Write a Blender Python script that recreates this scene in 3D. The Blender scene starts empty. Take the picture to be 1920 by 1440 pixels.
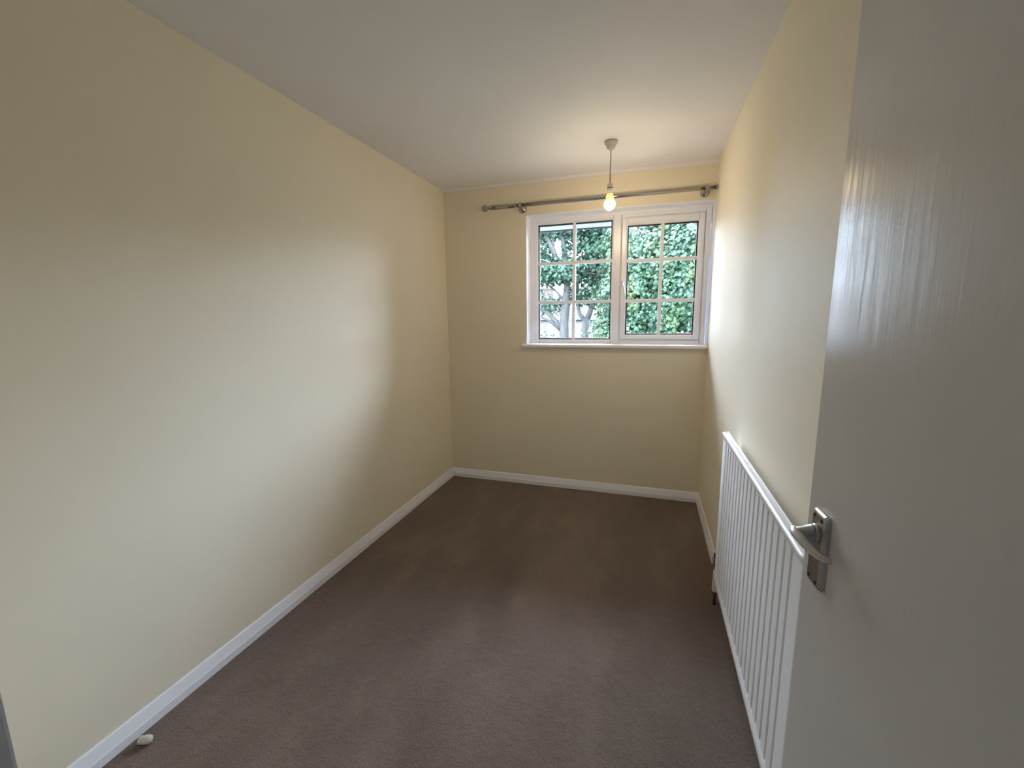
import bpy, bmesh, math, random
import numpy as np
from mathutils import Vector, Matrix
random.seed(7)
rng = np.random.default_rng(11)
SC = bpy.context.scene
COL = SC.collection
PI = math.pi

# ------------------------------------------------------------------ camera
CAM = (-0.4065, -3.291, 1.398)
YAW, PITCH, ROLL, FPX = math.radians(17.726), math.radians(-9.082), math.radians(0.686), 795.75
cam = bpy.data.cameras.new('camera')
cam.sensor_fit = 'HORIZONTAL'; cam.sensor_width = 36.0
cam.lens = FPX / 1920.0 * 36.0
cam.clip_start = 0.02; cam.clip_end = 300
camo = bpy.data.objects.new('camera', cam); COL.objects.link(camo)
Rm = Matrix.Rotation(YAW, 3, 'Z') @ Matrix.Rotation(PITCH, 3, 'X') @ Matrix.Rotation(ROLL, 3, 'Y')
right, fwd, up = Rm @ Vector((1, 0, 0)), Rm @ Vector((0, 1, 0)), Rm @ Vector((0, 0, 1))
M = Matrix((right, up, -fwd)).transposed().to_4x4(); M.translation = CAM
camo.matrix_world = M
SC.camera = camo

# ------------------------------------------------------------------ world, exposure
SKY = 55.0
w = bpy.data.worlds.new('overcast_sky'); SC.world = w; w.use_nodes = True
bg = w.node_tree.nodes['Background']
bg.inputs[0].default_value = (0.80, 0.935, 1.18, 1); bg.inputs[1].default_value = SKY
vs = SC.view_settings
SC.display_settings.display_device = 'sRGB'
vs.view_transform = 'Standard'; vs.look = 'None'; vs.gamma = 1.0; vs.use_curve_mapping = False
vs.exposure = 0.0
BULB = 218.0
cy = SC.cycles
cy.max_bounces = 14; cy.diffuse_bounces = 10; cy.glossy_bounces = 5; cy.transparent_max_bounces = 24
cy.transmission_bounces = 6; cy.use_denoising = True
try:
    cy.denoiser = 'OPENIMAGEDENOISE'
except Exception:
    pass
# portal in the window opening: it emits nothing, it only guides the sampling of the sky
pl = bpy.data.lights.new('window_portal', 'AREA'); pl.shape = 'RECTANGLE'; pl.size = 1.34; pl.size_y = 1.0
pl.cycles.is_portal = True
po = bpy.data.objects.new('window_portal', pl); COL.objects.link(po)
po.location = (-0.665, 0.20, 1.665); po.rotation_euler = (-PI / 2, 0, 0)

# ------------------------------------------------------------------ materials
def mat(name, color, rough=0.5, metallic=0.0, spec=0.5):
    m = bpy.data.materials.new(name); m.use_nodes = True
    b = m.node_tree.nodes['Principled BSDF']
    b.inputs['Base Color'].default_value = (*color, 1)
    b.inputs['Roughness'].default_value = rough
    b.inputs['Metallic'].default_value = metallic
    b.inputs['Specular IOR Level'].default_value = spec
    return m
def nodes(m):
    return m.node_tree.nodes, m.node_tree.links, m.node_tree.nodes['Principled BSDF']
def coords(m, scale=(1, 1, 1)):
    n, l, b = nodes(m)
    tc = n.new('ShaderNodeTexCoord'); mp = n.new('ShaderNodeMapping')
    mp.inputs['Scale'].default_value = scale
    l.new(tc.outputs['Object'], mp.inputs['Vector'])
    return mp.outputs['Vector']
def noise(m, vec, scale, detail=3, rough=0.55):
    n, l, b = nodes(m)
    t = n.new('ShaderNodeTexNoise'); t.inputs['Scale'].default_value = scale
    t.inputs['Detail'].default_value = detail; t.inputs['Roughness'].default_value = rough
    l.new(vec, t.inputs['Vector']); return t.outputs['Fac']
def ramp(m, fac, stops):
    n, l, b = nodes(m)
    r = n.new('ShaderNodeValToRGB'); e = r.color_ramp.elements
    e[0].position, e[0].color = stops[0][0], (*stops[0][1], 1)
    e[1].position, e[1].color = stops[-1][0], (*stops[-1][1], 1)
    for p, c in stops[1:-1]:
        x = e.new(p); x.color = (*c, 1)
    l.new(fac, r.inputs['Fac']); return r.outputs['Color']
def bump(m, h, strength, dist):
    n, l, b = nodes(m)
    bp = n.new('ShaderNodeBump'); bp.inputs['Strength'].default_value = strength; bp.inputs['Distance'].default_value = dist
    l.new(h, bp.inputs['Height'])
    prev = b.inputs['Normal'].links[0].from_socket if b.inputs['Normal'].links else None
    if prev: l.new(prev, bp.inputs['Normal'])
    l.new(bp.outputs['Normal'], b.inputs['Normal'])

def wall_paint(name, c, rough=0.55):
    m = mat(name, c, rough, 0, 0.3)
    n, l, b = nodes(m); v = coords(m)
    l.new(ramp(m, noise(m, v, 1.3, 4), [(0.3, tuple(x * 0.97 for x in c)), (0.7, tuple(min(1, x * 1.02) for x in c))]), b.inputs['Base Color'])
    bump(m, noise(m, v, 260, 2), 0.25, 0.0006); bump(m, noise(m, v, 6, 3), 0.12, 0.004)
    return m
M_WALL = wall_paint('cream_emulsion', (0.81, 0.75, 0.61))
M_CEIL = wall_paint('white_ceiling_emulsion', (0.83, 0.83, 0.87), 0.7)
M_HALL = wall_paint('hall_wall_paint', (0.25, 0.25, 0.26), 0.7)

def white_gloss(name, c=(0.87, 0.89, 0.96), rough=0.3):
    m = mat(name, c, rough); v = coords(m)
    bump(m, noise(m, v, 35, 3), 0.08, 0.002)
    return m
M_TRIM = white_gloss('white_gloss_woodwork')
M_UPVC = white_gloss('white_window_plastic', (0.86, 0.88, 0.95), 0.28)
M_RAD = white_gloss('white_radiator_enamel', (0.88, 0.88, 0.89), 0.32)
M_PLAST = white_gloss('white_plastic', (0.78, 0.77, 0.74), 0.4)
M_ROSE = white_gloss('shade_greyed_plastic', (0.58, 0.57, 0.56), 0.5)  # white rose plastic, greyed to imitate the lamp holder's shadow
M_STOP = white_gloss('off_white_plastic', (0.62, 0.60, 0.54), 0.4)
M_BLACK = mat('black_rubber', (0.012, 0.012, 0.014), 0.5)
M_CORD = mat('grey_flex', (0.35, 0.30, 0.27), 0.5)
M_BARE = mat('bare_dark_timber', (0.022, 0.008, 0.006), 0.8)
vb = coords(M_BARE, (1, 1, 6)); bump(M_BARE, noise(M_BARE, vb, 30), 0.4, 0.002)

M_PIPE = mat('dark_copper_pipe', (0.05, 0.028, 0.02), 0.5); bump(M_PIPE, noise(M_PIPE, coords(M_PIPE), 60), 0.05, 0.001)
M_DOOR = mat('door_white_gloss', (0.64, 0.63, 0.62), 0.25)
_v = coords(M_DOOR, (55, 55, 3.0)); bump(M_DOOR, noise(M_DOOR, _v, 1.0, 3), 0.35, 0.0015)
bump(M_DOOR, noise(M_DOOR, coords(M_DOOR), 9, 2), 0.15, 0.003)

M_CHROME = mat('satin_chrome', (0.42, 0.405, 0.385), 0.13, 1.0)
bump(M_CHROME, noise(M_CHROME, coords(M_CHROME), 80, 2), 0.04, 0.001)
M_ALU = mat('satin_aluminium', (0.50, 0.51, 0.50), 0.34, 1.0)
bump(M_ALU, noise(M_ALU, coords(M_ALU, (8, 1, 1)), 60, 3), 0.08, 0.001)

# carpet: short cut pile with brushed lighter tracks
M_CARPET = mat('brown_carpet', (0.12, 0.09, 0.075), 0.95, 0, 0.1)
n, l, b = nodes(M_CARPET)
v1 = coords(M_CARPET, (1.0, 0.45, 1)); v0 = coords(M_CARPET)
fA = noise(M_CARPET, v1, 2.2, 5, 0.6); fB = noise(M_CARPET, v0, 190, 3, 0.7)
mixn = n.new('ShaderNodeMix'); mixn.data_type = 'RGBA'; mixn.blend_type = 'MULTIPLY'; mixn.inputs['Factor'].default_value = 1.0
l.new(ramp(M_CARPET, fA, [(0.36, (0.140, 0.100, 0.078)), (0.52, (0.165, 0.120, 0.094)), (0.66, (0.215, 0.160, 0.128))]), mixn.inputs['A'])
l.new(ramp(M_CARPET, fB, [(0.32, (0.66, 0.66, 0.66)), (0.68, (1.26, 1.26, 1.26))]), mixn.inputs['B'])
# trodden, lighter track down the middle of the room with ragged sides
sx = n.new('ShaderNodeSeparateXYZ'); l.new(v0, sx.inputs[0])
def mth(op, a, c):
    t_ = n.new('ShaderNodeMath'); t_.operation = op
    for i_, q_ in enumerate((a, c)):
        if isinstance(q_, (int, float)): t_.inputs[i_].default_value = q_
        elif q_ is not None: l.new(q_, t_.inputs[i_])
    return t_.outputs[0]
dx = mth('ABSOLUTE', mth('ADD', mth('ADD', sx.outputs[0], mth('MULTIPLY', sx.outputs[1], -0.06)), 0.72), None)
dx = mth('ADD', dx, mth('MULTIPLY', mth('SUBTRACT', noise(M_CARPET, v0, 3.2, 4), 0.5), 0.55))
track = ramp(M_CARPET, dx, [(0.10, (1.20, 1.20, 1.22)), (0.24, (0.97, 0.97, 0.97))])
mix2 = n.new('ShaderNodeMix'); mix2.data_type = 'RGBA'; mix2.blend_type = 'MULTIPLY'; mix2.inputs['Factor'].default_value = 1.0
l.new(mixn.outputs['Result'], mix2.inputs['A']); l.new(track, mix2.inputs['B'])
l.new(mix2.outputs['Result'], b.inputs['Base Color'])
b.inputs['Sheen Weight'].default_value = 0.15; b.inputs['Sheen Roughness'].default_value = 0.6
bump(M_CARPET, fB, 0.9, 0.004); bump(M_CARPET, noise(M_CARPET, v0, 22, 4), 0.5, 0.012)

# window glass: thin sheet, see-through with a Fresnel reflection
M_GLASS = bpy.data.materials.new('window_glass'); M_GLASS.use_nodes = True
n = M_GLASS.node_tree.nodes; l = M_GLASS.node_tree.links; n.remove(n['Principled BSDF'])
tr = n.new('ShaderNodeBsdfTransparent'); tr.inputs[0].default_value = (0.97, 0.985, 0.975, 1)
gl = n.new('ShaderNodeBsdfGlossy'); gl.inputs['Roughness'].default_value = 0.015
fr = n.new('ShaderNodeFresnel'); fr.inputs['IOR'].default_value = 1.45
mx = n.new('ShaderNodeMixShader')
l.new(fr.outputs[0], mx.inputs[0]); l.new(tr.outputs[0], mx.inputs[1]); l.new(gl.outputs[0], mx.inputs[2])
l.new(mx.outputs[0], n['Material Output'].inputs['Surface'])

M_BULB = mat('lit_opal_bulb', (0.9, 0.85, 0.7), 0.3)
n, l, b = nodes(M_BULB)
b.inputs['Emission Color'].default_value = (1.0, 0.755, 0.45, 1); b.inputs['Emission Strength'].default_value = BULB
M_NECK = mat('bulb_collar', (0.8, 0.72, 0.35), 0.35)
n, l, b = nodes(M_NECK)
b.inputs['Emission Color'].default_value = (1.0, 0.75, 0.2, 1); b.inputs['Emission Strength'].default_value = 0.9

def leaf_mat(name, stops, scale=1.6):
    m = bpy.data.materials.new(name); m.use_nodes = True
    n, l, b = nodes(m)
    b.inputs['Roughness'].default_value = 0.45; b.inputs['Specular IOR Level'].default_value = 0.18
    v = coords(m)
    f1 = noise(m, v, scale, 3); f2 = noise(m, v, 9, 2)
    mm = n.new('ShaderNodeMath'); mm.operation = 'MULTIPLY_ADD'; mm.inputs[1].default_value = 0.5
    l.new(f2, mm.inputs[0])
    hh = n.new('ShaderNodeMath'); hh.operation = 'MULTIPLY'; hh.inputs[1].default_value = 0.5
    l.new(f1, hh.inputs[0]); l.new(hh.outputs[0], mm.inputs[2])
    c = ramp(m, mm.outputs[0], stops)
    l.new(c, b.inputs['Base Color'])
    t = n.new('ShaderNodeBsdfTranslucent'); l.new(c, t.inputs['Color'])
    ms = n.new('ShaderNodeMixShader'); ms.inputs[0].default_value = 0.25
    l.new(b.outputs[0], ms.inputs[1]); l.new(t.outputs[0], ms.inputs[2])
    l.new(ms.outputs[0], n['Material Output'].inputs['Surface'])
    return m
M_LEAF = leaf_mat('sycamore_leaf', [(0.36, (0.0060, 0.0158, 0.0093)), (0.47, (0.0116, 0.0316, 0.0167)), (0.55, (0.0214, 0.0446, 0.0214)), (0.62, (0.0391, 0.0539, 0.0167)), (0.70, (0.0837, 0.0595, 0.0167))])
M_LEAF2 = leaf_mat('cool_green_leaf', [(0.36, (0.0060, 0.0167, 0.0107)), (0.5, (0.0112, 0.0307, 0.0186)), (0.66, (0.0195, 0.0418, 0.0223))])
M_LEAF3 = leaf_mat('far_leaf', [(0.36, (0.0065, 0.0158, 0.0093)), (0.66, (0.0140, 0.0270, 0.0130))])
M_BARK = mat('grey_bark', (0.10, 0.095, 0.085), 0.9)
vb = coords(M_BARK, (1, 1, 0.3)); n, l, b = nodes(M_BARK)
fb = noise(M_BARK, vb, 14, 5)
l.new(ramp(M_BARK, fb, [(0.3, (0.007, 0.007, 0.006)), (0.7, (0.022, 0.022, 0.020))]), b.inputs['Base Color']); bump(M_BARK, fb, 0.8, 0.03)
M_GRASS = mat('lawn', (0.05, 0.085, 0.03), 0.95)
n, l, b = nodes(M_GRASS); l.new(ramp(M_GRASS, noise(M_GRASS, coords(M_GRASS), 3, 5), [(0.3, (0.007, 0.013, 0.005)), (0.7, (0.018, 0.027, 0.010))]), b.inputs['Base Color'])
M_BRICK = mat('orange_brick', (0.25, 0.10, 0.07), 0.9)
n, l, b = nodes(M_BRICK); bt = n.new('ShaderNodeTexBrick'); bt.inputs['Scale'].default_value = 4.4
bt.inputs['Color1'].default_value = (0.024, 0.0125, 0.0095, 1); bt.inputs['Color2'].default_value = (0.018, 0.0095, 0.0075, 1); bt.inputs['Mortar'].default_value = (0.026, 0.023, 0.019, 1)
vv = coords(M_BRICK); sx = n.new('ShaderNodeSeparateXYZ'); cb = n.new('ShaderNodeCombineXYZ'); l.new(vv, sx.inputs[0])
l.new(sx.outputs[0], cb.inputs[0]); l.new(sx.outputs[2], cb.inputs[1]); l.new(cb.outputs[0], bt.inputs['Vector'])
l.new(bt.outputs['Color'], b.inputs['Base Color'])
M_TILE = mat('clay_roof_tile', (0.0085, 0.0050, 0.0040), 0.85); bump(M_TILE, noise(M_TILE, coords(M_TILE), 7), 0.5, 0.03)
M_POT = mat('terracotta_pot', (0.030, 0.011, 0.0036), 0.8); bump(M_POT, noise(M_POT, coords(M_POT), 12), 0.2, 0.01)
M_CLAD = mat('white_cladding', (0.017, 0.017, 0.016), 0.5); bump(M_CLAD, noise(M_CLAD, coords(M_CLAD), 12), 0.1, 0.004)
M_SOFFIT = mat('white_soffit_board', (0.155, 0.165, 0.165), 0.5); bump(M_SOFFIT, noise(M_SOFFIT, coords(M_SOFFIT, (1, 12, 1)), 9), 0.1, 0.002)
M_DGLASS = mat('dark_house_glass', (0.010, 0.011, 0.012), 0.2); bump(M_DGLASS, noise(M_DGLASS, coords(M_DGLASS), 2), 0.02, 0.01)
M_WIRE = mat('pale_cable', (0.03, 0.032, 0.028), 0.5); bump(M_WIRE, noise(M_WIRE, coords(M_WIRE), 40), 0.05, 0.001)
for mm_ in (M_BLACK, M_CORD):
    bump(mm_, noise(mm_, coords(mm_), 120), 0.05, 0.001)

# ------------------------------------------------------------------ mesh helpers
def obj(name, bm, m, parent=None, smooth=False, loc=None):
    me = bpy.data.meshes.new(name)
    bmesh.ops.recalc_face_normals(bm, faces=bm.faces[:])
    bm.to_mesh(me); bm.free()
    for x in (m if isinstance(m, (list, tuple)) else [m]): me.materials.append(x)
    if smooth:
        for p in me.polygons: p.use_smooth = True
    o = bpy.data.objects.new(name, me); COL.objects.link(o)
    if parent is not None: o.parent = parent
    if loc is not None: o.location = loc
    return o
def tag(o, label=None, cat=None, group=None, kind=None):
    if label: o['label'] = label
    if cat: o['category'] = cat
    if group: o['group'] = group
    if kind: o['kind'] = kind
    return o
def empty(name, loc=(0, 0, 0), rz=0.0):
    o = bpy.data.objects.new(name, None); COL.objects.link(o); o.empty_display_size = 0.1
    o.location = loc; o.rotation_euler = (0, 0, rz); return o
def B(): return bmesh.new()
def box(bm, x0, x1, y0, y1, z0, z1, bev=0.0, seg=2, mi=0):
    r = bmesh.ops.create_cube(bm, size=1.0)
    vs_ = r['verts']
    for v in vs_:
        v.co = Vector(((x0 + x1) / 2 + v.co.x * (x1 - x0), (y0 + y1) / 2 + v.co.y * (y1 - y0), (z0 + z1) / 2 + v.co.z * (z1 - z0)))
    fs = list({f for v in vs_ for f in v.link_faces})
    for f in fs: f.material_index = mi
    if bev > 0:
        es = list({e for v in vs_ for e in v.link_edges})
        r2 = bmesh.ops.bevel(bm, geom=es, offset=bev, segments=seg, affect='EDGES', profile=0.5)
        for f in r2['faces']: f.material_index = mi
def prism(bm, pts, axis, a0, a1, mi=0):
    """closed outline pts (2-D) swept along axis from a0 to a1; 'x': pts=(y,z), 'y': (x,z), 'z': (x,y)"""
    def P(p, a):
        return {'x': (a, p[0], p[1]), 'y': (p[0], a, p[1]), 'z': (p[0], p[1], a)}[axis]
    A = [bm.verts.new(P(p, a0)) for p in pts]; Bv = [bm.verts.new(P(p, a1)) for p in pts]
    k = len(pts)
    fs = [bm.faces.new(A[::-1]), bm.faces.new(Bv)]
    for i in range(k): fs.append(bm.faces.new((A[i], A[(i + 1) % k], Bv[(i + 1) % k], Bv[i])))
    for f in fs: f.material_index = mi
def lathe(bm, prof, seg=24, mat4=None, mi=0):
    """prof: list of (r, h) revolved about Z then transformed"""
    rings = []
    for r, h in prof:
        if r < 1e-6: rings.append([bm.verts.new((0, 0, h))])
        else: rings.append([bm.verts.new((r * math.cos(2 * PI * i / seg), r * math.sin(2 * PI * i / seg), h)) for i in range(seg)])
    for a, c in zip(rings[:-1], rings[1:]):
        for i in range(seg):
            j = (i + 1) % seg
            if len(a) == 1 and len(c) == 1: continue
            if len(a) == 1: f = bm.faces.new((a[0], c[i], c[j]))
            elif len(c) == 1: f = bm.faces.new((a[i], a[j], c[0]))
            else: f = bm.faces.new((a[i], a[j], c[j], c[i]))
            f.material_index = mi
    if len(rings[0]) > 1: bm.faces.new(rings[0][::-1]).material_index = mi
    if len(rings[-1]) > 1: bm.faces.new(rings[-1]).material_index = mi
    if mat4 is not None:
        bmesh.ops.transform(bm, matrix=mat4, verts=[v for r in rings for v in r])
def tube(bm, pts, radii, seg=10, mi=0, squash=None):
    pts = [Vector(p) for p in pts]; rings = []
    prev = None
    for i, p in enumerate(pts):
        t = (pts[min(i + 1, len(pts) - 1)] - pts[max(i - 1, 0)]).normalized()
        if prev is None:
            ref = Vector((0, 0, 1)) if abs(t.z) < 0.9 else Vector((1, 0, 0))
            u = t.cross(ref).normalized()
        else:
            u = (prev - t * prev.dot(t)).normalized()
        prev = u; v_ = t.cross(u)
        r = radii[i] if isinstance(radii, (list, tuple)) else radii
        a, c = (r, r) if squash is None else (r, r * squash)
        rings.append([bm.verts.new(p + u * (a * math.cos(2 * PI * k / seg)) + v_ * (c * math.sin(2 * PI * k / seg))) for k in range(seg)])
    for a, c in zip(rings[:-1], rings[1:]):
        for k in range(seg):
            bm.faces.new((a[k], a[(k + 1) % seg], c[(k + 1) % seg], c[k])).material_index = mi
    bm.faces.new(rings[0][::-1]).material_index = mi; bm.faces.new(rings[-1]).material_index = mi
def struct(name, bm, m, label, cat):
    o = obj(name, bm, m); return tag(o, label, cat, kind='structure')

# ------------------------------------------------------------------ room shell
W, H, YF = 2.022, 2.40, -3.14           # width, height, room face of the front wall
WX0, WX1, WZ0, WZ1 = -1.333, 0.0, 1.176, 2.160   # window opening
DX0, DX1, DH = -0.879, -0.045, 2.03     # doorway in the front wall
bm = B(); box(bm, -2.4, 0.4, -4.7, 0.26, -0.10, 0.0)
struct('floor', bm, M_CARPET, 'dark brown cut-pile carpet over the whole floor, brushed in tracks', 'carpet')
bm = B(); box(bm, -2.4, 0.4, -4.7, 0.26, H, H + 0.1)
struct('ceiling', bm, M_CEIL, 'plain white painted ceiling with a lamp hanging near the window', 'ceiling')
bm = B(); box(bm, -W - 0.1, -W, -3.24, 0.26, 0, H)
struct('wall_left', bm, M_WALL, 'long bare cream wall left of the window', 'wall')
bm = B(); box(bm, 0.0, 0.1, -3.24, 0.26, 0, H)
struct('wall_right', bm, M_WALL, 'cream wall behind the radiator and the open door', 'wall')
bm = B()
box(bm, -W, WX0, 0, 0.26, 0, H); box(bm, WX0, WX1, 0, 0.26, 0, WZ0 - 0.024); box(bm, WX0, WX1, 0, 0.26, WZ1, H)
struct('wall_back', bm, M_WALL, 'cream end wall holding the window', 'wall')
bm = B()
box(bm, -W, DX0 - 0.03, YF - 0.1, YF, 0, H); box(bm, DX1 + 0.03, 0, YF - 0.1, YF, 0, H); box(bm, DX0 - 0.03, DX1 + 0.03, YF - 0.1, YF, DH + 0.03, H)
struct('wall_front', bm, M_WALL, 'cream wall with the doorway the picture is taken from', 'wall')
for nm, a in (('wall_hall_left', (-2.2, -2.1, -4.6, -3.24)), ('wall_hall_right', (0.2, 0.3, -4.6, -3.24)), ('wall_hall_end', (-2.2, 0.3, -4.7, -4.6))):
    bm = B(); box(bm, a[0], a[1], a[2], a[3], 0, H)
    struct(nm, bm, M_HALL, {'wall_hall_left': 'grey hall wall left of the doorway', 'wall_hall_right': 'grey hall wall right of the doorway', 'wall_hall_end': 'grey hall wall facing the doorway'}[nm], 'wall')

# door frame
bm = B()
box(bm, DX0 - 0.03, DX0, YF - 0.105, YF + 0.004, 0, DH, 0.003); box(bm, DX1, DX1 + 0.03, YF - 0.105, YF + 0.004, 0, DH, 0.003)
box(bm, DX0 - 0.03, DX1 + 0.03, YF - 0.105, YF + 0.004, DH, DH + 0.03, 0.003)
M_JAMB = white_gloss('shade_greyed_frame_paint', (0.50, 0.52, 0.56), 0.4)  # white gloss frame, the doorway's shade put into a grey colour
o = struct('trim_2', bm, M_JAMB, 'white door frame upright, colour greyed for shade, at the bottom left corner', 'door frame')

# skirting: square foot, chamfered upper half
def skirt_prof(s):      # (distance from wall, z)
    return [(0, 0), (0.016, 0), (0.0165, 0.030), (0.0140, 0.036), (0.0055, 0.070), (0.003, 0.0745), (0, 0.0745)]
bm = B(); prism(bm, [(-W + d, z) for d, z in skirt_prof(1)], 'y', YF, 0.0)
struct('baseboard_left', bm, M_TRIM, 'white chamfered skirting board along the long left wall', 'skirting')
bm = B(); prism(bm, [(-d, z) for d, z in skirt_prof(1)], 'x', -W, 0.0)
struct('baseboard_back', bm, M_TRIM, 'white chamfered skirting board under the window', 'skirting')
SK_END, SK_ON = -0.845, -1.12
bm = B(); prism(bm, [(-d, z) for d, z in skirt_prof(1)], 'y', SK_END, 0.0)
r_ = struct('baseboard_right', bm, M_TRIM, 'white skirting board on the radiator wall with a gap sawn in it', 'skirting')
bm = B(); prism(bm, [(-d, z) for d, z in skirt_prof(1)], 'y', YF, SK_ON); obj('skirting_length', bm, M_TRIM, r_)
bm = B(); prism(bm, [(0, 0), (-0.004, 0), (-0.004, 0.060), (0, 0.070)], 'y', SK_ON, SK_END); g = obj('sawn_gap', bm, M_BARE, r_); g['label'] = 'dark bare timber in the sawn gap'

# plaster bead where back wall meets ceiling
bm = B(); pts = [(0.0, H), (0.0, H - 0.017)] + [(-0.030 * math.sin(a), H - 0.017 * math.cos(a)) for a in (0.5, 1.0, 1.4)] + [(-0.031, H)]
prism(bm, pts, 'x', -W, 0.0)
struct('trim_1', bm, M_CEIL, 'thin white bead between the ceiling and the window wall', 'ceiling bead')

# ------------------------------------------------------------------ window
YFR = 0.122                               # room face of the fixed frame
win = empty('window_1', (-0.665, 0.14, WZ0)); tag(win, 'white casement window with small panes, a fixed half and an opening half', 'window', kind='structure')
bpy.context.view_layer.update()
def wchild(name, bm, m, parent=win, smooth=False):
    o = obj(name, bm, m, None, smooth); o.parent = parent
    off = Vector((0, 0, 0)); p_ = parent
    while p_ is not None:
        off += p_.location; p_ = p_.parent
    o.data.transform(Matrix.Translation(-off)); return o
bm = B()
box(bm, WX0 - 0.001, WX0 + 0.006, 0.0, 0.24, WZ0, WZ1, 0.001); box(bm, WX0, WX1, 0.0, 0.24, WZ1 - 0.006, WZ1 + 0.001, 0.001); box(bm, WX1 - 0.004, WX1 + 0.001, 0.002, 0.24, WZ0, WZ1, 0.001)
wchild('reveal_lining', bm, M_TRIM)
bm = B(); box(bm, -1.364, 0.0, -0.026, 0.24, WZ0 - 0.024, WZ0, 0.006, 3)
wchild('window_sill', bm, M_TRIM)
FX0, FX1, FZ0, FZ1 = -1.308, -0.010, 1.176, 2.138
GX0, GX1, GZ0, GZ1 = -1.267, -0.690, 1.208, 2.106      # fixed light glass
SX0, SX1, SZ0, SZ1 = -0.620, -0.047, 1.209, 2.107      # sash outer
HX0, HX1, HZ0, HZ1 = -0.577, -0.090, 1.247, 2.053      # sash glass
bm = B()   # quadrant bead round the frame
for z0 in (0,):
    prism(bm, [(FX0 - 0.020, YFR - 0.006), (FX0 + 0.004, YFR - 0.006), (FX0 + 0.004, YFR + 0.03), (FX0 - 0.020, YFR + 0.03)], 'z', FZ0, FZ1 + 0.018)
    prism(bm, [(YFR - 0.006, FZ1 - 0.003), (YFR - 0.006, FZ1 + 0.018), (YFR + 0.03, FZ1 + 0.018), (YFR + 0.03, FZ1 - 0.003)], 'x', FX0 + 0.004, FX1 + 0.006)
wchild('frame_bead', bm, M_TRIM)
def chamfer_bar_x(bm, x0, x1, z0, z1, y0, y1, in0, in1):
    """horizontal bar whose lower / upper edge (in0 / in1) slopes back towards the glass"""
    prism(bm, [(y0, z0 + in0), (y0, z1 - in1), (y0 + 0.014, z1), (y1, z1), (y1, z0), (y0 + 0.014, z0)], 'x', x0, x1)
def chamfer_bar_z(bm, x0, x1, z0, z1, y0, y1, in0, in1):
    prism(bm, [(x0 + in0, y0), (x1 - in1, y0), (x1, y0 + 0.014), (x1, y1), (x0, y1), (x0, y0 + 0.014)], 'z', z0, z1)
bm = B(); Y1 = 0.20
chamfer_bar_z(bm, FX0, GX0, FZ0, FZ1, YFR, Y1, 0, 0.012)
chamfer_bar_z(bm, GX1, SX0, FZ0, FZ1, YFR, Y1, 0.012, 0.008)
chamfer_bar_z(bm, SX1, FX1, FZ0, FZ1, YFR, Y1, 0.008, 0)
chamfer_bar_x(bm, GX0, GX1, FZ0, GZ0, YFR, Y1, 0, 0.012); chamfer_bar_x(bm, GX0, GX1, GZ1, FZ1, YFR, Y1, 0.012, 0)
chamfer_bar_x(bm, SX0, SX1, FZ0, SZ0, YFR, Y1, 0, 0.008); chamfer_bar_x(bm, SX0, SX1, SZ1, FZ1, YFR, Y1, 0.008, 0)
wchild('window_frame', bm, M_UPVC)

def glazing(parent, x0, x1, z0, z1, xm, zr, yg, hb=0.0125):
    """gasket, glazing bars and six panes of one light"""
    bm = B(); g = 0.009; ya, yb = yg - 0.006, yg + 0.012
    box(bm, x0, x0 + g, ya, yb, z0, z1); box(bm, x1 - g, x1, ya, yb, z0, z1)
    box(bm, x0, x1, ya, yb, z0, z0 + g); box(bm, x0, x1, ya, yb, z1 - g, z1)
    k = wchild('gasket', bm, M_BLACK, parent)
    k['label'] = 'black rubber seal round the glass'
    def barp(c, y0, y1): return [(c - hb * 0.6, y0), (c + hb * 0.6, y0), (c + hb, y0 + 0.006), (c + hb, y1 - 0.004), (c - hb, y1 - 0.004), (c - hb, y0 + 0.006)]
    y0, y1 = yg - 0.012, yg + 0.022
    bm = B(); prism(bm, barp(xm, y0, y1), 'z', z0, z1); wchild('glazing_bar', bm, M_UPVC, parent)
    for z in zr:
        bm = B()
        for xa, xb in ((x0, xm - hb * 0.6), (xm + hb * 0.6, x1)):
            prism(bm, [(q[1], q[0]) for q in barp(z, y0, y1)], 'x', xa, xb)
        wchild('glazing_bar', bm, M_UPVC, parent)
    xs = [(x0 + 0.005, xm - hb + 0.001), (xm + hb - 0.001, x1 - 0.003)]
    zs = [z0 + 0.003] + list(zr) + [z1 - 0.003]
    for xa, xb in xs:
        for i in range(3):
            za = zs[i] + (hb - 0.001 if i else 0); zb = zs[i + 1] - (hb - 0.001 if i < 2 else 0)
            bm = B(); box(bm, xa, xb, yg, yg + 0.004, za, zb)
            wchild('pane', bm, M_GLASS, parent)
glazing(win, GX0, GX1, GZ0, GZ1, -0.980, (1.504, 1.809), 0.150)
# opening sash, standing very slightly ajar
HINGE = Vector((SX1, 0.135, 0))
bm = B(); yS = 0.112
chamfer_bar_z(bm, SX0 + 0.002, HX0, SZ0 + 0.002, SZ1 - 0.002, yS, 0.185, 0.004, 0.012)
chamfer_bar_z(bm, HX1, SX1 - 0.002, SZ0 + 0.002, SZ1 - 0.002, yS, 0.185, 0.012, 0.004)
chamfer_bar_x(bm, HX0, HX1, SZ0 + 0.002, HZ0, yS, 0.185, 0.004, 0.012); chamfer_bar_x(bm, HX0, HX1, HZ1, SZ1 - 0.002, yS, 0.185, 0.012, 0.004)
sash = wchild('casement_sash', bm, M_UPVC, win)
sash['label'] = 'opening half with a handle'
glazing(sash, HX0, HX1, HZ0, HZ1, -0.331, (1.501, 1.799), 0.142)
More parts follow.
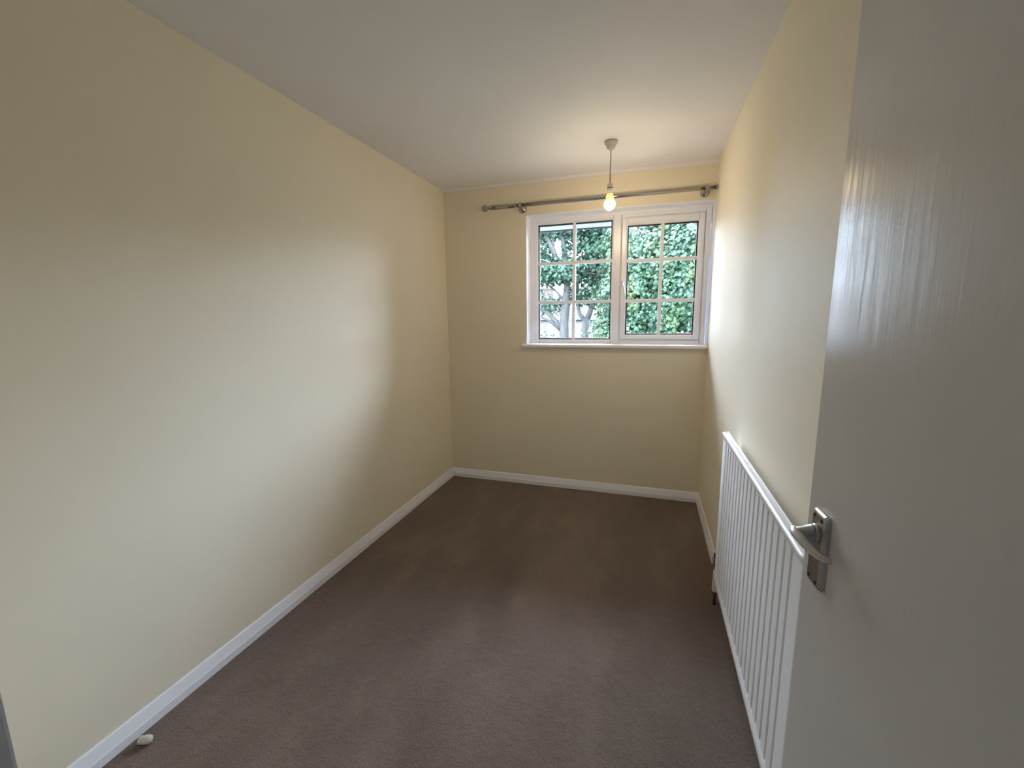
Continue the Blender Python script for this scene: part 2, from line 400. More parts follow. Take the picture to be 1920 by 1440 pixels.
# handle: pivot boss, curved drop blade, two dark holes
bm = B(); xh = -0.606
box(bm, xh - 0.011, xh + 0.011, yS - 0.010, yS + 0.004, 1.605, 1.675, 0.004)
lathe(bm, [(0.0, -0.034), (0.010, -0.034), (0.0125, -0.030), (0.0125, -0.008)], 16, Matrix.Translation((xh, yS, 1.640)) @ Matrix.Rotation(-PI / 2, 4, 'X') @ Matrix.Scale(1, 4))
bmesh.ops.remove_doubles(bm, verts=bm.verts[:], dist=1e-6)
tube(bm, [(xh, yS - 0.028, 1.645), (xh + 0.006, yS - 0.033, 1.625), (xh + 0.014, yS - 0.036, 1.600), (xh + 0.020, yS - 0.036, 1.570), (xh + 0.023, yS - 0.034, 1.540), (xh + 0.024, yS - 0.031, 1.518)], [0.010, 0.010, 0.0085, 0.0075, 0.0075, 0.0085], 10, 0, 0.7)
for z in (1.6455, 1.6350):
    lathe(bm, [(0.0036, -0.0392), (0.0036, -0.034)], 10, Matrix.Translation((xh, yS, z)) @ Matrix.Rotation(-PI / 2, 4, 'X'), 1)
hd = wchild('window_handle', bm, [M_UPVC, M_BLACK], sash, True)
hd['label'] = 'white curved window handle with a dark key slot'

# ------------------------------------------------------------------ own eave outside the window
bm = B(); box(bm, -2.6, 1.0, 0.26, 0.56, 2.140, 2.152); ev = struct('trim_3', bm, M_SOFFIT, 'white boarded eaves seen through the top of the left panes', 'eaves')
bm = B(); box(bm, -2.6, 1.0, 0.556, 0.575, 2.1345, 2.30); obj('fascia', bm, M_SOFFIT, ev)
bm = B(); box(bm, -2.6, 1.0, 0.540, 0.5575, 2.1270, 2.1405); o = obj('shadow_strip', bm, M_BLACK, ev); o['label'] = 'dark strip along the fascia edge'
bm = B(); prism(bm, [(0.26, 2.152), (0.575, 2.152), (0.575, 2.30), (0.26, 2.45)], 'x', -2.6, 1.0); obj('roof_edge', bm, M_TILE, ev)

# ------------------------------------------------------------------ pendant lamp
PX, PY = -0.652, -0.566
pend = empty('pendant_lamp', (PX, PY, H)); tag(pend, 'bare lit bulb hanging on a short flex from a white ceiling rose', 'lamp')
bm = B(); lathe(bm, [(0.0385, 0.0), (0.0385, -0.010), (0.037, -0.015), (0.032, -0.019), (0.0275, -0.020), (0.0270, -0.027), (0.0235, -0.037), (0.016, -0.045), (0.007, -0.0475)], 28); obj('ceiling_rose', bm, M_ROSE, pend, True)
bm = B(); tube(bm, [(0, 0, -0.044), (0.0006, 0, -0.10), (-0.0004, 0, -0.17), (0, 0, -0.236)], 0.0033, 10); obj('flex', bm, M_CORD, pend, True)
bm = B(); lathe(bm, [(0.006, -0.229), (0.0135, -0.232), (0.0150, -0.237), (0.0172, -0.255), (0.0172, -0.2575)], 24)
lathe(bm, [(0.0165, -0.2575), (0.0165, -0.2625)], 24, None, 1)
lathe(bm, [(0.0185, -0.2625), (0.0190, -0.266), (0.0190, -0.288), (0.018, -0.291)], 24)
hl = obj('lamp_holder', bm, [M_PLAST, M_BLACK], pend, True)
bm = B()
lathe(bm, [(0.0165, -0.289), (0.0200, -0.296), (0.0225, -0.306), (0.0232, -0.3145)], 24, None, 1)
gz, gr = -0.350, 0.0330
lathe(bm, [(0.0228, -0.3145), (0.0245, -0.322), (0.0265, -0.329), (gr * math.cos(0.56), gz + gr * math.sin(0.56))], 28, None, 1)
prof = [(gr * math.cos(a), gz + gr * math.sin(a)) for a in np.linspace(0.56, -PI / 2 + 0.001, 13)]
prof[-1] = (0.0, gz - gr)
lathe(bm, prof, 28)
o = obj('light_bulb', bm, [M_BULB, M_NECK], pend, True); o['label'] = 'glowing pear-shaped bulb'

# ------------------------------------------------------------------ curtain pole
PYP, PZ = -0.082, 2.216
cp = empty('curtain_pole', (-0.78, PYP, PZ)); tag(cp, 'satin chrome curtain pole with a ball end above the window', 'curtain pole')
def rot_x(x, y=0, z=0): return Matrix.Translation((x, y, z)) @ Matrix.Rotation(PI / 2, 4, 'Y')
bm = B(); lathe(bm, [(0.0136, -1.392 + 0.78), (0.0136, -0.0125 + 0.78)], 24, Matrix.Rotation(PI / 2, 4, 'Y')); obj('inner_tube', bm, M_CHROME, cp, True)
bm = B(); lathe(bm, [(0.0162, -1.572 + 0.78), (0.0162, -1.384 + 0.78), (0.0140, -1.382 + 0.78)], 24, Matrix.Rotation(PI / 2, 4, 'Y')); obj('outer_tube', bm, M_CHROME, cp, True)
bm = B(); lathe(bm, [(0.0158, -0.016 + 0.78), (0.0158, -0.002 + 0.78), (0.006, -0.001 + 0.78)], 24, Matrix.Rotation(PI / 2, 4, 'Y')); obj('end_cap', bm, M_CHROME, cp, True)
bm = B()
pf = [(0.0, -0.0258)] + [(0.0258 * math.sin(a), -0.0258 * math.cos(a)) for a in np.linspace(0.25, PI - 0.42, 14)] + [(0.0085, 0.027), (0.0095, 0.031), (0.0155, 0.036), (0.0165, 0.040), (0.0165, 0.048), (0.0150, 0.050), (0.0150, 0.058), (0.0165, 0.060), (0.0165, 0.066), (0.0145, 0.068)]
lathe(bm, pf, 28, rot_x(-1.634 + 0.78)); obj('finial', bm, M_CHROME, cp, True)
for xb in (-1.352, -0.074):
    bm = B(); X = xb + 0.78
    # domed wall rose, arm and cup
    lathe(bm, [(0.030, 0.0), (0.030, 0.004), (0.0285, 0.010), (0.024, 0.017), (0.017, 0.022), (0.011, 0.025), (0.0105, 0.062)], 24, Matrix.Translation((X, -PYP, -0.012)) @ Matrix.Rotation(PI / 2, 4, 'X'))
    lathe(bm, [(0.0175, -0.009), (0.0185, -0.007), (0.0185, 0.007), (0.0175, 0.009)], 24, rot_x(X))
    obj('bracket', bm, M_CHROME, cp, True)

# ------------------------------------------------------------------ radiator on the right wall
rad = empty('radiator', (-0.04, -1.74, 0.142)); tag(rad, 'white fluted panel radiator low on the right wall beside the door', 'radiator')
def rchild(name, bm, m, smooth=False):
    o = obj(name, bm, m, None, smooth); o.parent = rad; o.data.transform(Matrix.Translation(-Vector(rad.location))); return o
RY0, RY1, RZ0, RZ1, RX = -2.285, -1.216, 0.142, 0.868, -0.060
pitch = 0.0530
def flute(y):              # 0 on a rib, 1 in a groove
    k = ((y - (RY1 - 0.083)) / pitch) % 1.0
    d = min(k, 1 - k) * pitch
    return max(0.0, 1 - max(0.0, d - 0.0040) / 0.0050)
ys = []
g0 = RY1 - 0.083
ys += [RY1, RY1 - 0.004, RY1 - 0.03]
k = 0
while g0 - k * pitch > RY0 + 0.04:
    c = g0 - k * pitch
    ys += [c + 0.0105, c + 0.0090, c + 0.0040, c - 0.0040, c - 0.0090, c - 0.0105]; k += 1
ys += [RY0 + 0.02, RY0 + 0.004, RY0]
zs = [(RZ0, -0.050, 0), (RZ0 + 0.004, -0.061, 0), (RZ0 + 0.012, -0.0655, 0), (RZ0 + 0.024, -0.0650, 0), (RZ0 + 0.040, -0.0615, 0), (RZ0 + 0.046, RX, 0.0), (RZ0 + 0.053, RX, 0.5), (RZ0 + 0.062, RX, 1.0),
      (0.50, RX, 1), (0.824, RX, 1), (0.834, RX, 0.6), (0.841, RX, 0.0), (0.852, RX - 0.002, 0), (0.858, RX - 0.006, 0), (0.864, RX - 0.0062, 0), (RZ1, RX - 0.001, 0), (RZ1 + 0.0005, RX + 0.006, 0), (RZ1 - 0.004, RX + 0.012, 0)]
bm = B(); grid = []
for z, x, f in zs:
    row = []
    for y in ys:
        edge = 0.006 if (y == RY1 or y == RY0) else 0.0
        row.append(bm.verts.new((x + f * flute(y) * 0.0125 + edge, y, z)))
    grid.append(row)
for a, c in zip(grid[:-1], grid[1:]):
    for i in range(len(ys) - 1): bm.faces.new((a[i], a[i + 1], c[i + 1], c[i]))
# back of the panel
bk = [[bm.verts.new((-0.044, y, z)) for y in (RY1, RY0)] for z in (RZ0, RZ1 - 0.004)]
bm.faces.new((bk[0][0], bk[0][1], bk[1][1], bk[1][0]))
bm.faces.new([grid[i][0] for i in range(len(zs))] + [bk[1][0], bk[0][0]]); bm.faces.new([grid[i][-1] for i in range(len(zs))] + [bk[1][1], bk[0][1]])
bm.faces.new([grid[0][i] for i in range(len(ys))] + [bk[0][1], bk[0][0]]); bm.faces.new([grid[-1][i] for i in range(len(ys))] + [bk[1][1], bk[1][0]])
rp = rchild('panel', bm, M_RAD, True)
for za, zb in ((RZ1 - 0.03, RZ1 + 0.0035), (RZ0, RZ0 + 0.03)):
    bm = B(); box(bm, -0.0445, -0.0415, RY0 + 0.004, RY1 - 0.004, za, zb, 0.001); rchild('back_flange', bm, M_RAD)
bm = B()
for y in np.arange(RY0 + 0.05, RY1 - 0.04, 0.0265):
    box(bm, -0.0415, -0.0190, y, y + 0.0012, RZ0 + 0.05, RZ1 - 0.05)
rchild('convector_fins', bm, M_RAD)['kind'] = 'stuff'
for y in (RY0 + 0.18, RY1 - 0.18):
    bm = B(); box(bm, -0.0415, -0.0025, y - 0.015, y + 0.015, RZ0 + 0.02, RZ1 - 0.06, 0.002); rchild('wall_bracket', bm, M_RAD)
for y in (RY1 + 0.0, RY0 - 0.0):
    s = 1 if y == RY1 else -1
    bm = B(); yv = y + s * 0.006
    tube(bm, [(-0.050, y - s * 0.012, 0.160), (-0.050, yv, 0.160)], 0.009, 12)
    lathe(bm, [(0.0125, 0.148), (0.014, 0.152), (0.014, 0.172), (0.0125, 0.176)], 16, Matrix.Translation((-0.050, yv, 0)))
    lathe(bm, [(0.0135, 0.070), (0.0150, 0.076), (0.0150, 0.132), (0.0125, 0.148)], 16, Matrix.Translation((-0.050, yv, 0)))
    o = rchild('valve', bm, M_PLAST, True)
    bm = B(); lathe(bm, [(0.0075, 0.0), (0.0075, 0.072)], 12, Matrix.Translation((-0.050, yv, 0))); p_ = rchild('pipe', bm, M_PIPE, True); p_['label'] = 'dark pipe rising from the carpet'

# ------------------------------------------------------------------ open door
hinge = Vector((-0.0585, YF - 0.005, 0)); edge = Vector((-0.1020, -2.396, 0))
dirv = (edge - hinge); DW = dirv.length; ang = math.atan2(dirv.y, dirv.x)
door = empty('door_1', hinge, ang)          # local +x runs to the free edge, local +y faces the doorway side
tag(door, 'white painted flush door standing open against the right wall', 'door', kind='structure')
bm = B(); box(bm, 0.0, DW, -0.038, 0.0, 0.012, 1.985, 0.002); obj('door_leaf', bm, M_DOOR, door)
for z in (0.25, 1.75):
    bm = B(); lathe(bm, [(0.006, z - 0.05), (0.006, z + 0.05)], 12, Matrix.Translation((-0.007, 0.006, 0))); box(bm, -0.007, 0.03, -0.0005, 0.0015, z - 0.05, z + 0.05); obj('hinge', bm, M_ALU, door)
HX, HZ = DW - 0.065, 0.983
hnd = B()
PW, PH, PT = 0.053, 0.138, 0.0105
# raised plate with sloping sides
def ring(w, h, y, r):
    out = []
    for cx, cz, a0 in ((w - r, h - r, 0), (-w + r, h - r, PI / 2), (-w + r, -h + r, PI), (w - r, -h + r, 1.5 * PI)):
        for t in (0, PI / 4, PI / 2): out.append((cx + r * math.cos(a0 + t), y, cz + r * math.sin(a0 + t)))
    return [hnd.verts.new((HX + a, yy, HZ + c)) for a, yy, c in out]
rg = [ring(PW / 2, PH / 2, 0.0, 0.007), ring(PW / 2, PH / 2, PT * 0.55, 0.007), ring(PW / 2 - 0.0025, PH / 2 - 0.0025, PT * 0.9, 0.006), ring(PW / 2 - 0.006, PH / 2 - 0.006, PT, 0.004)]
for a, c in zip(rg[:-1], rg[1:]):
    for i in range(12): hnd.faces.new((a[i], a[(i + 1) % 12], c[(i + 1) % 12], c[i]))
hnd.faces.new(rg[0][::-1]); hnd.faces.new(rg[-1])
dh = obj('door_handle', hnd, M_ALU, door); dh['label'] = 'satin aluminium lever handle on a backplate'
LZ = HZ + 0.029
bm = B(); lathe(bm, [(0.0175, PT), (0.0170, PT + 0.003), (0.0158, PT + 0.006), (0.0150, PT + 0.0065)], 24, Matrix.Translation((HX, 0, LZ)) @ Matrix.Rotation(-PI / 2, 4, 'X'))
obj('collar', bm, M_ALU, dh, True)
bm = B(); lathe(bm, [(0.0158, PT + 0.0078), (0.0150, PT + 0.009), (0.0118, PT + 0.017), (0.0088, PT + 0.025), (0.0080, PT + 0.031)], 20, Matrix.Translation((HX, 0, LZ)) @ Matrix.Rotation(-PI / 2, 4, 'X'))
yL = PT + 0.031
tube(bm, [(HX + 0.014, yL - 0.002, LZ + 0.003), (HX + 0.010, yL + 0.000, LZ + 0.002), (HX - 0.008, yL + 0.001, LZ - 0.001), (HX - 0.032, yL - 0.003, LZ - 0.006), (HX - 0.052, yL - 0.009, LZ - 0.010), (HX - 0.064, yL - 0.014, LZ - 0.011), (HX - 0.074, yL - 0.019, LZ - 0.011), (HX - 0.079, yL - 0.021, LZ - 0.011)], [0.004, 0.0085, 0.0105, 0.0098, 0.0090, 0.0085, 0.0080, 0.004], 14, 0, 0.55)
obj('lever', bm, M_ALU, dh, True)
for sx_ in (-1, 1):
    for sz in (-1, 1):
        bm = B(); lathe(bm, [(0.0036, PT - 0.001), (0.0036, PT + 0.0006)], 12, Matrix.Translation((HX + sx_ * 0.0135, 0, HZ + sz * 0.058)) @ Matrix.Rotation(-PI / 2, 4, 'X'))
        obj('screw', bm, M_BLACK, dh)

# ------------------------------------------------------------------ door stop by the left skirting
bm = B()
lathe(bm, [(0.0, -0.014), (0.011, -0.014), (0.0125, -0.011), (0.0125, 0.000), (0.0135, 0.002), (0.0135, 0.016), (0.0115, 0.0215), (0.0, 0.0225)], 20, Matrix.Rotation(PI / 2, 4, 'Y') @ Matrix.Rotation(0.0, 4, 'Z'))
ds = obj('door_stop', bm, M_STOP, None, True, (-1.962, -2.512, 0.0140)); ds.rotation_euler = (0, 0, math.radians(22))
tag(ds, 'small off-white plastic door stop on the carpet by the left skirting', 'door stop')

# ------------------------------------------------------------------ outside
GZ = -2.75
bm = B(); box(bm, -60, 60, 0.4, 90, GZ - 0.2, GZ)
gr_ = obj('lawn', bm, M_GRASS); tag(gr_, 'green lawn far below the window behind the trees', 'lawn', kind='structure')

# one sycamore-like leaf, in the XY plane, stalk at the origin, tip towards +Y
LEAF = np.array([(0, 0.02, 0), (0.20, 0.02, -.04), (0.46, 0.22, -.10), (0.22, 0.34, -.03), (0.40, 0.66, -.10), (0.13, 0.60, -.03), (0, 1.0, -.06),
                 (-0.13, 0.60, -.03), (-0.40, 0.66, -.10), (-0.22, 0.34, -.03), (-0.46, 0.22, -.10), (-0.20, 0.02, -.04), (0, 0.36, 0.05)], float)
LTRI = np.array([(12, i, i + 1) for i in range(0, 11)] + [(12, 11, 0)], int)
def foliage(name, clusters, size, m, parent, seed, droop=0.5, gap=None):
    """clusters: (x, y, z, rx, ry, rz, count) ellipsoids in the parent's space; one mesh of loose leaves"""
    r = np.random.default_rng(seed); P = []; N = []
    for x, y, z, rx, ry, rz, cnt in clusters:
        # tufts: leaves gather on twig ends spread over the shell of the ellipsoid
        nt = max(4, cnt // 14)
        d = r.normal(size=(nt, 3)); d /= np.linalg.norm(d, axis=1, keepdims=True)
        rad_ = r.uniform(0.55, 1.0, nt)[:, None] ** 0.6
        c = d * rad_
        k = r.integers(0, nt, cnt)
        q = c[k] * np.array([rx, ry, rz]) + r.normal(size=(cnt, 3)) * np.array([1, 1, 0.55]) * 0.17
        P.append(q + np.array([x, y, z])); nn = d[k] * 0.9 + r.normal(size=(cnt, 3)) * 0.42 + np.array([0, 0, droop]); N.append(nn)
    P = np.concatenate(P); N = np.concatenate(N); N /= np.linalg.norm(N, axis=1, keepdims=True)
    if gap is not None:                       # a thin spot in the crown where no twigs grow
        a_, b_ = np.array(gap[0]), np.array(gap[1]); ab = b_ - a_
        tt = ((P - a_) @ ab / (ab @ ab))[:, None]; keep = np.linalg.norm(P - a_ - tt * ab, axis=1) > gap[2]
        P, N = P[keep], N[keep]
    n_ = len(P)
    tipd = np.stack([N[:, 0], N[:, 1], -0.6 * np.ones(n_)], 1) + r.normal(size=(n_, 3)) * 0.5
    t = tipd - N * (tipd * N).sum(1, keepdims=True); t /= np.linalg.norm(t, axis=1, keepdims=True)
    s = np.cross(t, N); sc = size * r.uniform(0.65, 1.25, n_)[:, None, None]
    V = P[:, None, :] + sc * (LEAF[None, :, 0:1] * s[:, None, :] + LEAF[None, :, 1:2] * t[:, None, :] + LEAF[None, :, 2:3] * N[:, None, :])
    F = (LTRI[None] + (np.arange(n_) * len(LEAF))[:, None, None]).reshape(-1)
    me = bpy.data.meshes.new(name); nv = n_ * len(LEAF); nf = n_ * len(LTRI)
    me.vertices.add(nv); me.vertices.foreach_set('co', V.reshape(-1).astype(np.float32))
    me.loops.add(nf * 3); me.loops.foreach_set('vertex_index', F.astype(np.int32))
    me.polygons.add(nf); me.polygons.foreach_set('loop_start', np.arange(0, nf * 3, 3, dtype=np.int32)); me.polygons.foreach_set('loop_total', np.full(nf, 3, np.int32))
    me.materials.append(m); me.update(); me.validate()
    o = bpy.data.objects.new(name, me); COL.objects.link(o); o.parent = parent; o['kind'] = 'stuff'
    return o
def limb(bm, pts, r0, r1, seg=9):
    k = len(pts); tube(bm, pts, [r0 + (r1 - r0) * i / (k - 1) for i in range(k)], seg)

# the dense sycamore that fills the right half
t = empty('sycamore_tree', (0.75, 10.6, GZ)); tag(t, 'dense leafy green tree filling the right half of the window view', 'tree')
bm = B(); limb(bm, [(0, 0, -0.1), (0.10, 0, 1.5), (0.35, 0.05, 3.0), (0.40, 0.1, 4.8), (0.3, 0, 6.8)], 0.26, 0.07); obj('trunk', bm, M_BARK, t, True)
for a in ((0.40, 0.05, 4.3, -1.6, -0.5, 5.2), (0.35, 0.0, 2.8, 1.6, 0.2, 4.4), (0.38, 0.1, 4.8, -1.3, 0.3, 6.3), (0.38, 0.1, 4.6, 1.3, -0.4, 6.6)):
    bm = B(); mid = ((a[0] + a[3]) / 2, (a[1] + a[4]) / 2, (a[2] + a[5]) / 2 + 0.25); limb(bm, [a[:3], mid, a[3:]], 0.11, 0.035); obj('branch', bm, M_BARK, t, True)
cl = [(0.1, 0, 4.6, 2.35, 1.9, 2.3, 9000), (-1.55, -0.5, 3.7, 1.15, 1.1, 0.75, 2400), (-1.35, -0.7, 4.9, 1.25, 1.1, 0.80, 2600), (-1.25, -0.4, 6.1, 1.35, 1.1, 0.9, 2600),
      (0.2, -1.3, 3.6, 1.2, 0.9, 0.7, 2400), (0.3, -1.5, 4.8, 1.3, 0.9, 0.75, 2400), (0.2, -1.3, 5.9, 1.3, 0.9, 0.8, 2400), (1.6, -0.6, 4.2, 1.2, 1, 0.9, 1800), (1.5, -0.6, 5.6, 1.2, 1, 0.9, 1800), (-0.6, -1.1, 4.2, 1.0, 0.8, 0.6, 1800), (-0.5, -1.1, 5.4, 1.0, 0.8, 0.7, 1800), (0.1, 0, 7.0, 1.5, 1.4, 0.8, 2600)]
cl = [c[:6] + (int(c[6] * 1.9),) for c in cl]
foliage('foliage', cl, 0.118, M_LEAF, t, 3, gap=((-0.06, -1.0, 3.62), (0.10, 1.0, 3.50), 0.13))

# taller tree with a bare grey trunk on the left
t = empty('grey_trunk_tree', (-3.30, 12.0, GZ)); tag(t, 'tree with a thick pale grey trunk seen through the lower left panes', 'tree')
bm = B(); limb(bm, [(0.03, 0, -0.1), (0.02, 0, 1.5), (0.0, 0, 3.2), (0.0, 0, 3.9), (0.06, 0, 4.6), (0.10, 0.1, 5.4), (-0.05, 0.1, 6.6), (-0.2, 0.1, 8.0)], 0.24, 0.08); obj('trunk', bm, M_BARK, t, True)
for pts, r0, r1 in (([(-0.05, 0, 3.55), (-0.28, -0.1, 3.95), (-0.55, -0.2, 4.25), (-1.05, -0.3, 4.55), (-1.7, -0.3, 4.8)], 0.10, 0.045),
                    ([(-0.10, -0.05, 3.62), (-0.42, -0.2, 3.92), (-0.85, -0.35, 4.15), (-1.4, -0.5, 4.45)], 0.055, 0.03),
                    ([(0.05, 0, 4.6), (-0.3, 0.1, 5.0), (-0.62, 0.1, 5.25), (-1.0, 0.1, 5.5)], 0.05, 0.02),
                    ([(0.05, 0, 5.3), (-0.25, 0, 5.9), (-0.40, 0, 6.4), (-0.62, 0, 6.9), (-0.95, 0, 7.4)], 0.13, 0.08),
                    ([(-0.30, 0, 5.9), (-0.42, 0, 6.6), (-0.34, 0, 7.2), (-0.4, 0, 8.0)], 0.07, 0.03),
                    ([(0.1, 0.1, 4.4), (0.35, 0.1, 5.0), (0.6, 0.2, 5.6), (0.75, 0.2, 6.4)], 0.06, 0.03)):
    bm = B(); limb(bm, pts, r0, r1); obj('branch', bm, M_BARK, t, True)
cl = [(-0.75, -0.3, 5.75, 0.75, 0.6, 0.50, 1500), (0.1, -0.2, 5.65, 0.8, 0.6, 0.42, 1500), (-0.95, 0.3, 6.55, 0.38, 0.5, 0.6, 900), (0.22, 0.25, 6.55, 0.26, 0.4, 0.6, 500), (-0.4, 0.2, 7.15, 0.7, 0.5, 0.28, 800), (-0.45, 0.3, 6.05, 0.5, 0.4, 0.16, 400), (0.55, 0.4, 5.1, 0.55, 0.6, 0.5, 650), (-0.65, 0.3, 4.55, 0.65, 0.5, 0.30, 500), (-1.5, -0.2, 5.6, 0.8, 0.8, 0.9, 1300), (-1.9, 0, 7.0, 1.0, 0.9, 1.0, 1300),
      (0.2, 0, 7.55, 1.2, 0.9, 0.55, 1500), (-0.8, 0, 7.95, 1.1, 0.9, 0.6, 1300), (0.95, 0.3, 6.6, 0.55, 0.6, 0.7, 900), (1.1, 0.4, 7.4, 0.8, 0.7, 0.6, 900), (0.9, 0.5, 5.8, 0.6, 0.6, 0.5, 700), (0, 0, 8.6, 1.6, 1.3, 0.6, 1500)]
cl = [c[:6] + (int(c[6] * 1.3),) for c in cl]
foliage('foliage', cl, 0.112, M_LEAF2, t, 5)

# forked trunk between the two
t = empty('forked_tree', (-2.55, 12.2, GZ)); tag(t, 'smaller tree with a forked grey trunk right of the thick trunk', 'tree')
bm = B(); limb(bm, [(0, 0, -0.1), (-0.05, 0, 1.5), (-0.06, 0, 2.9), (-0.02, 0, 3.6), (0.03, 0, 4.05)], 0.20, 0.13); obj('trunk', bm, M_BARK, t, True)
for pts, r0, r1 in (([(0.02, 0, 3.95), (0.16, 0, 4.3), (0.25, 0, 4.75), (0.4, 0.1, 5.6)], 0.12, 0.05), ([(0.0, 0, 3.9), (-0.22, 0, 4.2), (-0.36, 0.1, 4.7), (-0.4, 0.1, 5.6)], 0.09, 0.04)):
    bm = B(); limb(bm, pts, r0, r1); obj('branch', bm, M_BARK, t, True)
cl = [(0.25, 0.2, 4.75, 0.5, 0.5, 0.28, 520), (0.5, 0.3, 6.2, 0.9, 0.8, 0.9, 1900), (0.1, 0.4, 7.2, 0.9, 0.8, 0.7, 1300), (0.7, 0.5, 5.3, 0.6, 0.6, 0.5, 700), (-0.1, 0.5, 5.6, 0.5, 0.5, 0.4, 450)]
foliage('foliage', cl, 0.118, M_LEAF2, t, 8)

# rounded trees beyond the houses; unseen ones added either side to block low sky
far = [(-14.5, 25, 4.2, 2.6, 'broad green tree far left beyond the houses'), (-13.0, 42, 5.0, 3.0, 'round tree behind the house with the chimney'), (-2.4, 44, 4.8, 3.2, 'round green tree behind the gable of the boarded house'), (-0.6, 21, 3.8, 2.3, 'green tree hidden behind the dense right-hand tree'), (5.4, 13.0, 4.8, 2.1, 'unseen green tree added beyond the right window jamb to block low sky'), (10.9, 13.6, 4.7, 2.2, 'unseen green tree, second added beyond the right window jamb to block low sky'), (-8.9, 11.5, 5.2, 2.3, 'unseen green tree added beyond the left window jamb to block low sky'), (-13.4, 7.2, 5.2, 2.2, 'unseen green tree, second added beyond the left window jamb to block low sky'), (-15.2, 1.4, 5.4, 2.1, 'unseen green tree, third added beyond the left window jamb to block low sky')]
for i, (x, y, hc, rr, lab) in enumerate(far):
    t = empty('round_tree', (x, y, GZ)); tag(t, lab, 'tree', 'trees in the background')
    bm = B(); limb(bm, [(0, 0, -0.1), (0.05, 0, hc * 0.5), (0, 0, hc), (0.1, 0, hc + rr * 0.5)], 0.24, 0.06); obj('trunk', bm, M_BARK, t, True)
    r = random.Random(i); cl = [(0, 0, hc + 0.4, rr, rr, rr * 0.8, 2600)] + [(rr * 0.6 * math.cos(a), rr * 0.6 * math.sin(a), hc + r.uniform(-0.5, 1.2), rr * 0.55, rr * 0.55, rr * 0.45, 800) for a in (0.3, 1.5, 2.7, 3.9, 5.2)]
    foliage('foliage', cl, 0.23, M_LEAF3, t, 20 + i)

# low shrub in the lower left corner of the view
t = empty('garden_shrub', (-4.15, 13.2, GZ)); tag(t, 'low green shrub left of the thick grey trunk', 'shrub')
bm = B(); limb(bm, [(0, 0, -0.1), (0.05, 0, 1.4), (0, 0, 2.6)], 0.09, 0.04); obj('stem', bm, M_BARK, t, True)
foliage('foliage', [(0.0, 0, 2.3, 0.6, 0.5, 0.55, 900), (-0.15, 0, 3.05, 0.50, 0.4, 0.40, 900), (0.45, 0.3, 2.8, 0.4, 0.4, 0.4, 500)], 0.12, M_LEAF, t, 40)

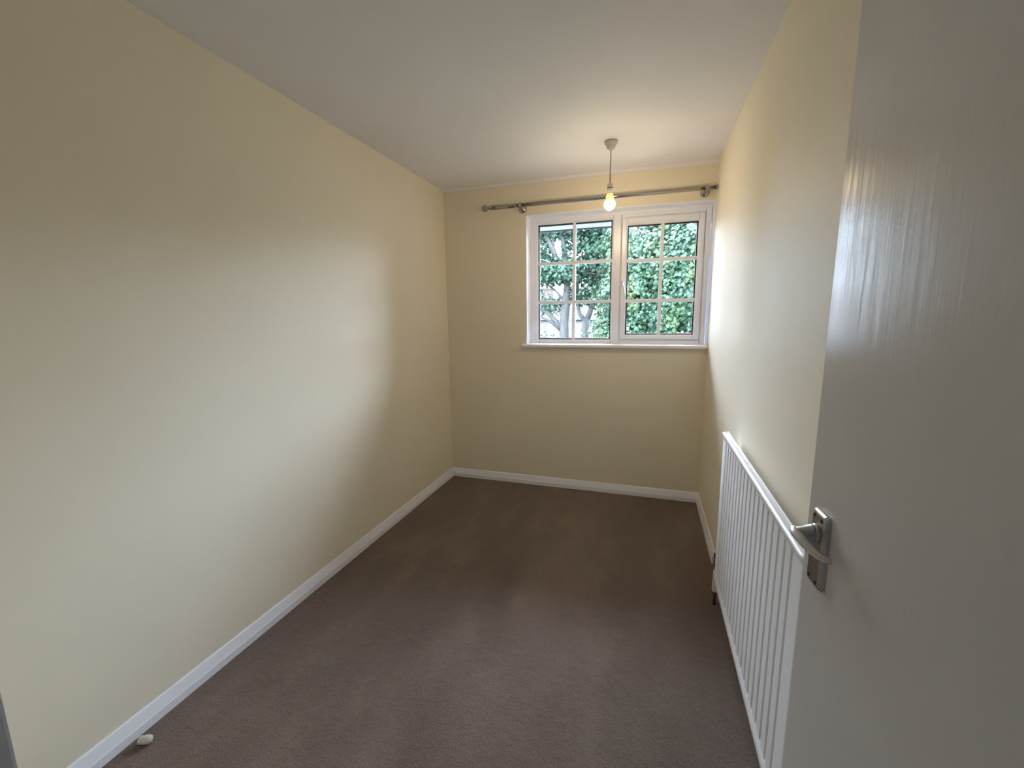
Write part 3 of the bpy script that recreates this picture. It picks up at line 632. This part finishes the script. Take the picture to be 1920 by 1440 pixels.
# houses
def house(name, loc, wx, wy, hw, hr, label, clad, stack_x, pots=2):
    hs = empty(name, loc); tag(hs, label, 'house')
    bm = B(); prism(bm, [(-wx, 0), (wx, 0), (wx, hw), (-wx, hw)], 'y', 0, wy); obj('walls', bm, M_BRICK, hs)
    bm = B(); prism(bm, [(-0.35, hw - 0.05), (wy + 0.35, hw - 0.05), (wy / 2, hw + hr)], 'x', -wx - 0.2, wx + 0.2); obj('roof', bm, M_TILE, hs)
    for i in range(8):                       # overlapping tile courses on the near slope
        f0 = i / 8.0; f1 = (i + 1) / 8.0 + 0.02
        y0, z0 = -0.35 + f0 * (wy / 2 + 0.35), hw - 0.05 + f0 * (hr + 0.05); y1, z1 = -0.35 + f1 * (wy / 2 + 0.35), hw - 0.05 + f1 * (hr + 0.05)
        bm = B(); prism(bm, [(y0, z0 + 0.02), (y0, z0 + 0.07), (y1, z1 + 0.03), (y1, z1)], 'x', -wx - 0.2, wx + 0.2); obj('tile_course', bm, M_TILE, hs)
    bm = B(); box(bm, -wx - 0.2, wx + 0.2, -0.40, -0.34, hw - 0.18, hw); obj('gutter', bm, M_CLAD, hs)
    if clad:
        nb = 9
        for i in range(nb):
            z0 = hw - 0.25 - (i + 1) * 0.19
            bm = B(); prism(bm, [(-0.01, z0), (-0.055, z0), (-0.02, z0 + 0.185), (-0.01, z0 + 0.185)], 'x', clad[0], clad[1]); obj('cladding_board', bm, M_CLAD, hs)
    for xw in np.arange(-wx + 1.3, wx - 0.6, 2.6):
        for z0 in (0.9, 3.1):
            bm = B(); a, c = xw - 0.6, xw + 0.6
            box(bm, a, a + 0.08, -0.09, 0.02, z0, z0 + 1.1); box(bm, c - 0.08, c, -0.09, 0.02, z0, z0 + 1.1); box(bm, a, c, -0.09, 0.02, z0, z0 + 0.08); box(bm, a, c, -0.09, 0.02, z0 + 1.02, z0 + 1.1); box(bm, xw - 0.03, xw + 0.03, -0.09, 0.02, z0, z0 + 1.1)
            wf = obj('house_window', bm, M_CLAD, hs)
            bm = B(); box(bm, a + 0.06, c - 0.06, -0.05, -0.03, z0 + 0.06, z0 + 1.04); obj('pane', bm, M_DGLASS, wf)
    bm = B(); box(bm, stack_x - 0.4, stack_x + 0.4, wy / 2 - 0.3, wy / 2 + 0.3, hw + hr - 0.9, hw + hr + 0.75); box(bm, stack_x - 0.46, stack_x + 0.46, wy / 2 - 0.36, wy / 2 + 0.36, hw + hr + 0.60, hw + hr + 0.70); ch = obj('chimney', bm, M_BRICK, hs)
    for i in range(pots):
        bm = B(); lathe(bm, [(0.13, hw + hr + 0.75), (0.11, hw + hr + 0.85), (0.10, hw + hr + 1.15), (0.13, hw + hr + 1.2), (0.13, hw + hr + 1.25)], 14, Matrix.Translation((stack_x - 0.2 + 0.4 * i, wy / 2, 0))); obj('chimney_pot', bm, M_POT, ch, True)
    return hs
house('brick_house', (-8.5, 29.0, GZ), 4.4, 6.5, 4.0, 1.7, 'brick house with white boarding glimpsed behind the thick grey trunk', (-1.2, 4.2), 0.1)
house('brick_house', (5.2, 31.0, GZ), 3.6, 6.5, 3.9, 1.6, 'red brick house glimpsed in the bottom right corner of the window', None, 1.5)

# telephone cable crossing the upper left panes
bm = B(); tube(bm, [(-6.2, 10.2, 4.25), (-5.0, 10.6, 3.72), (-3.9, 11.0, 3.26), (-2.6, 11.6, 2.86), (-1.0, 12.4, 2.6)], 0.013, 6)
cb_ = obj('overhead_cable', bm, M_WIRE, None, True); tag(cb_, 'thin pale overhead cable slanting across the top left panes', 'cable')
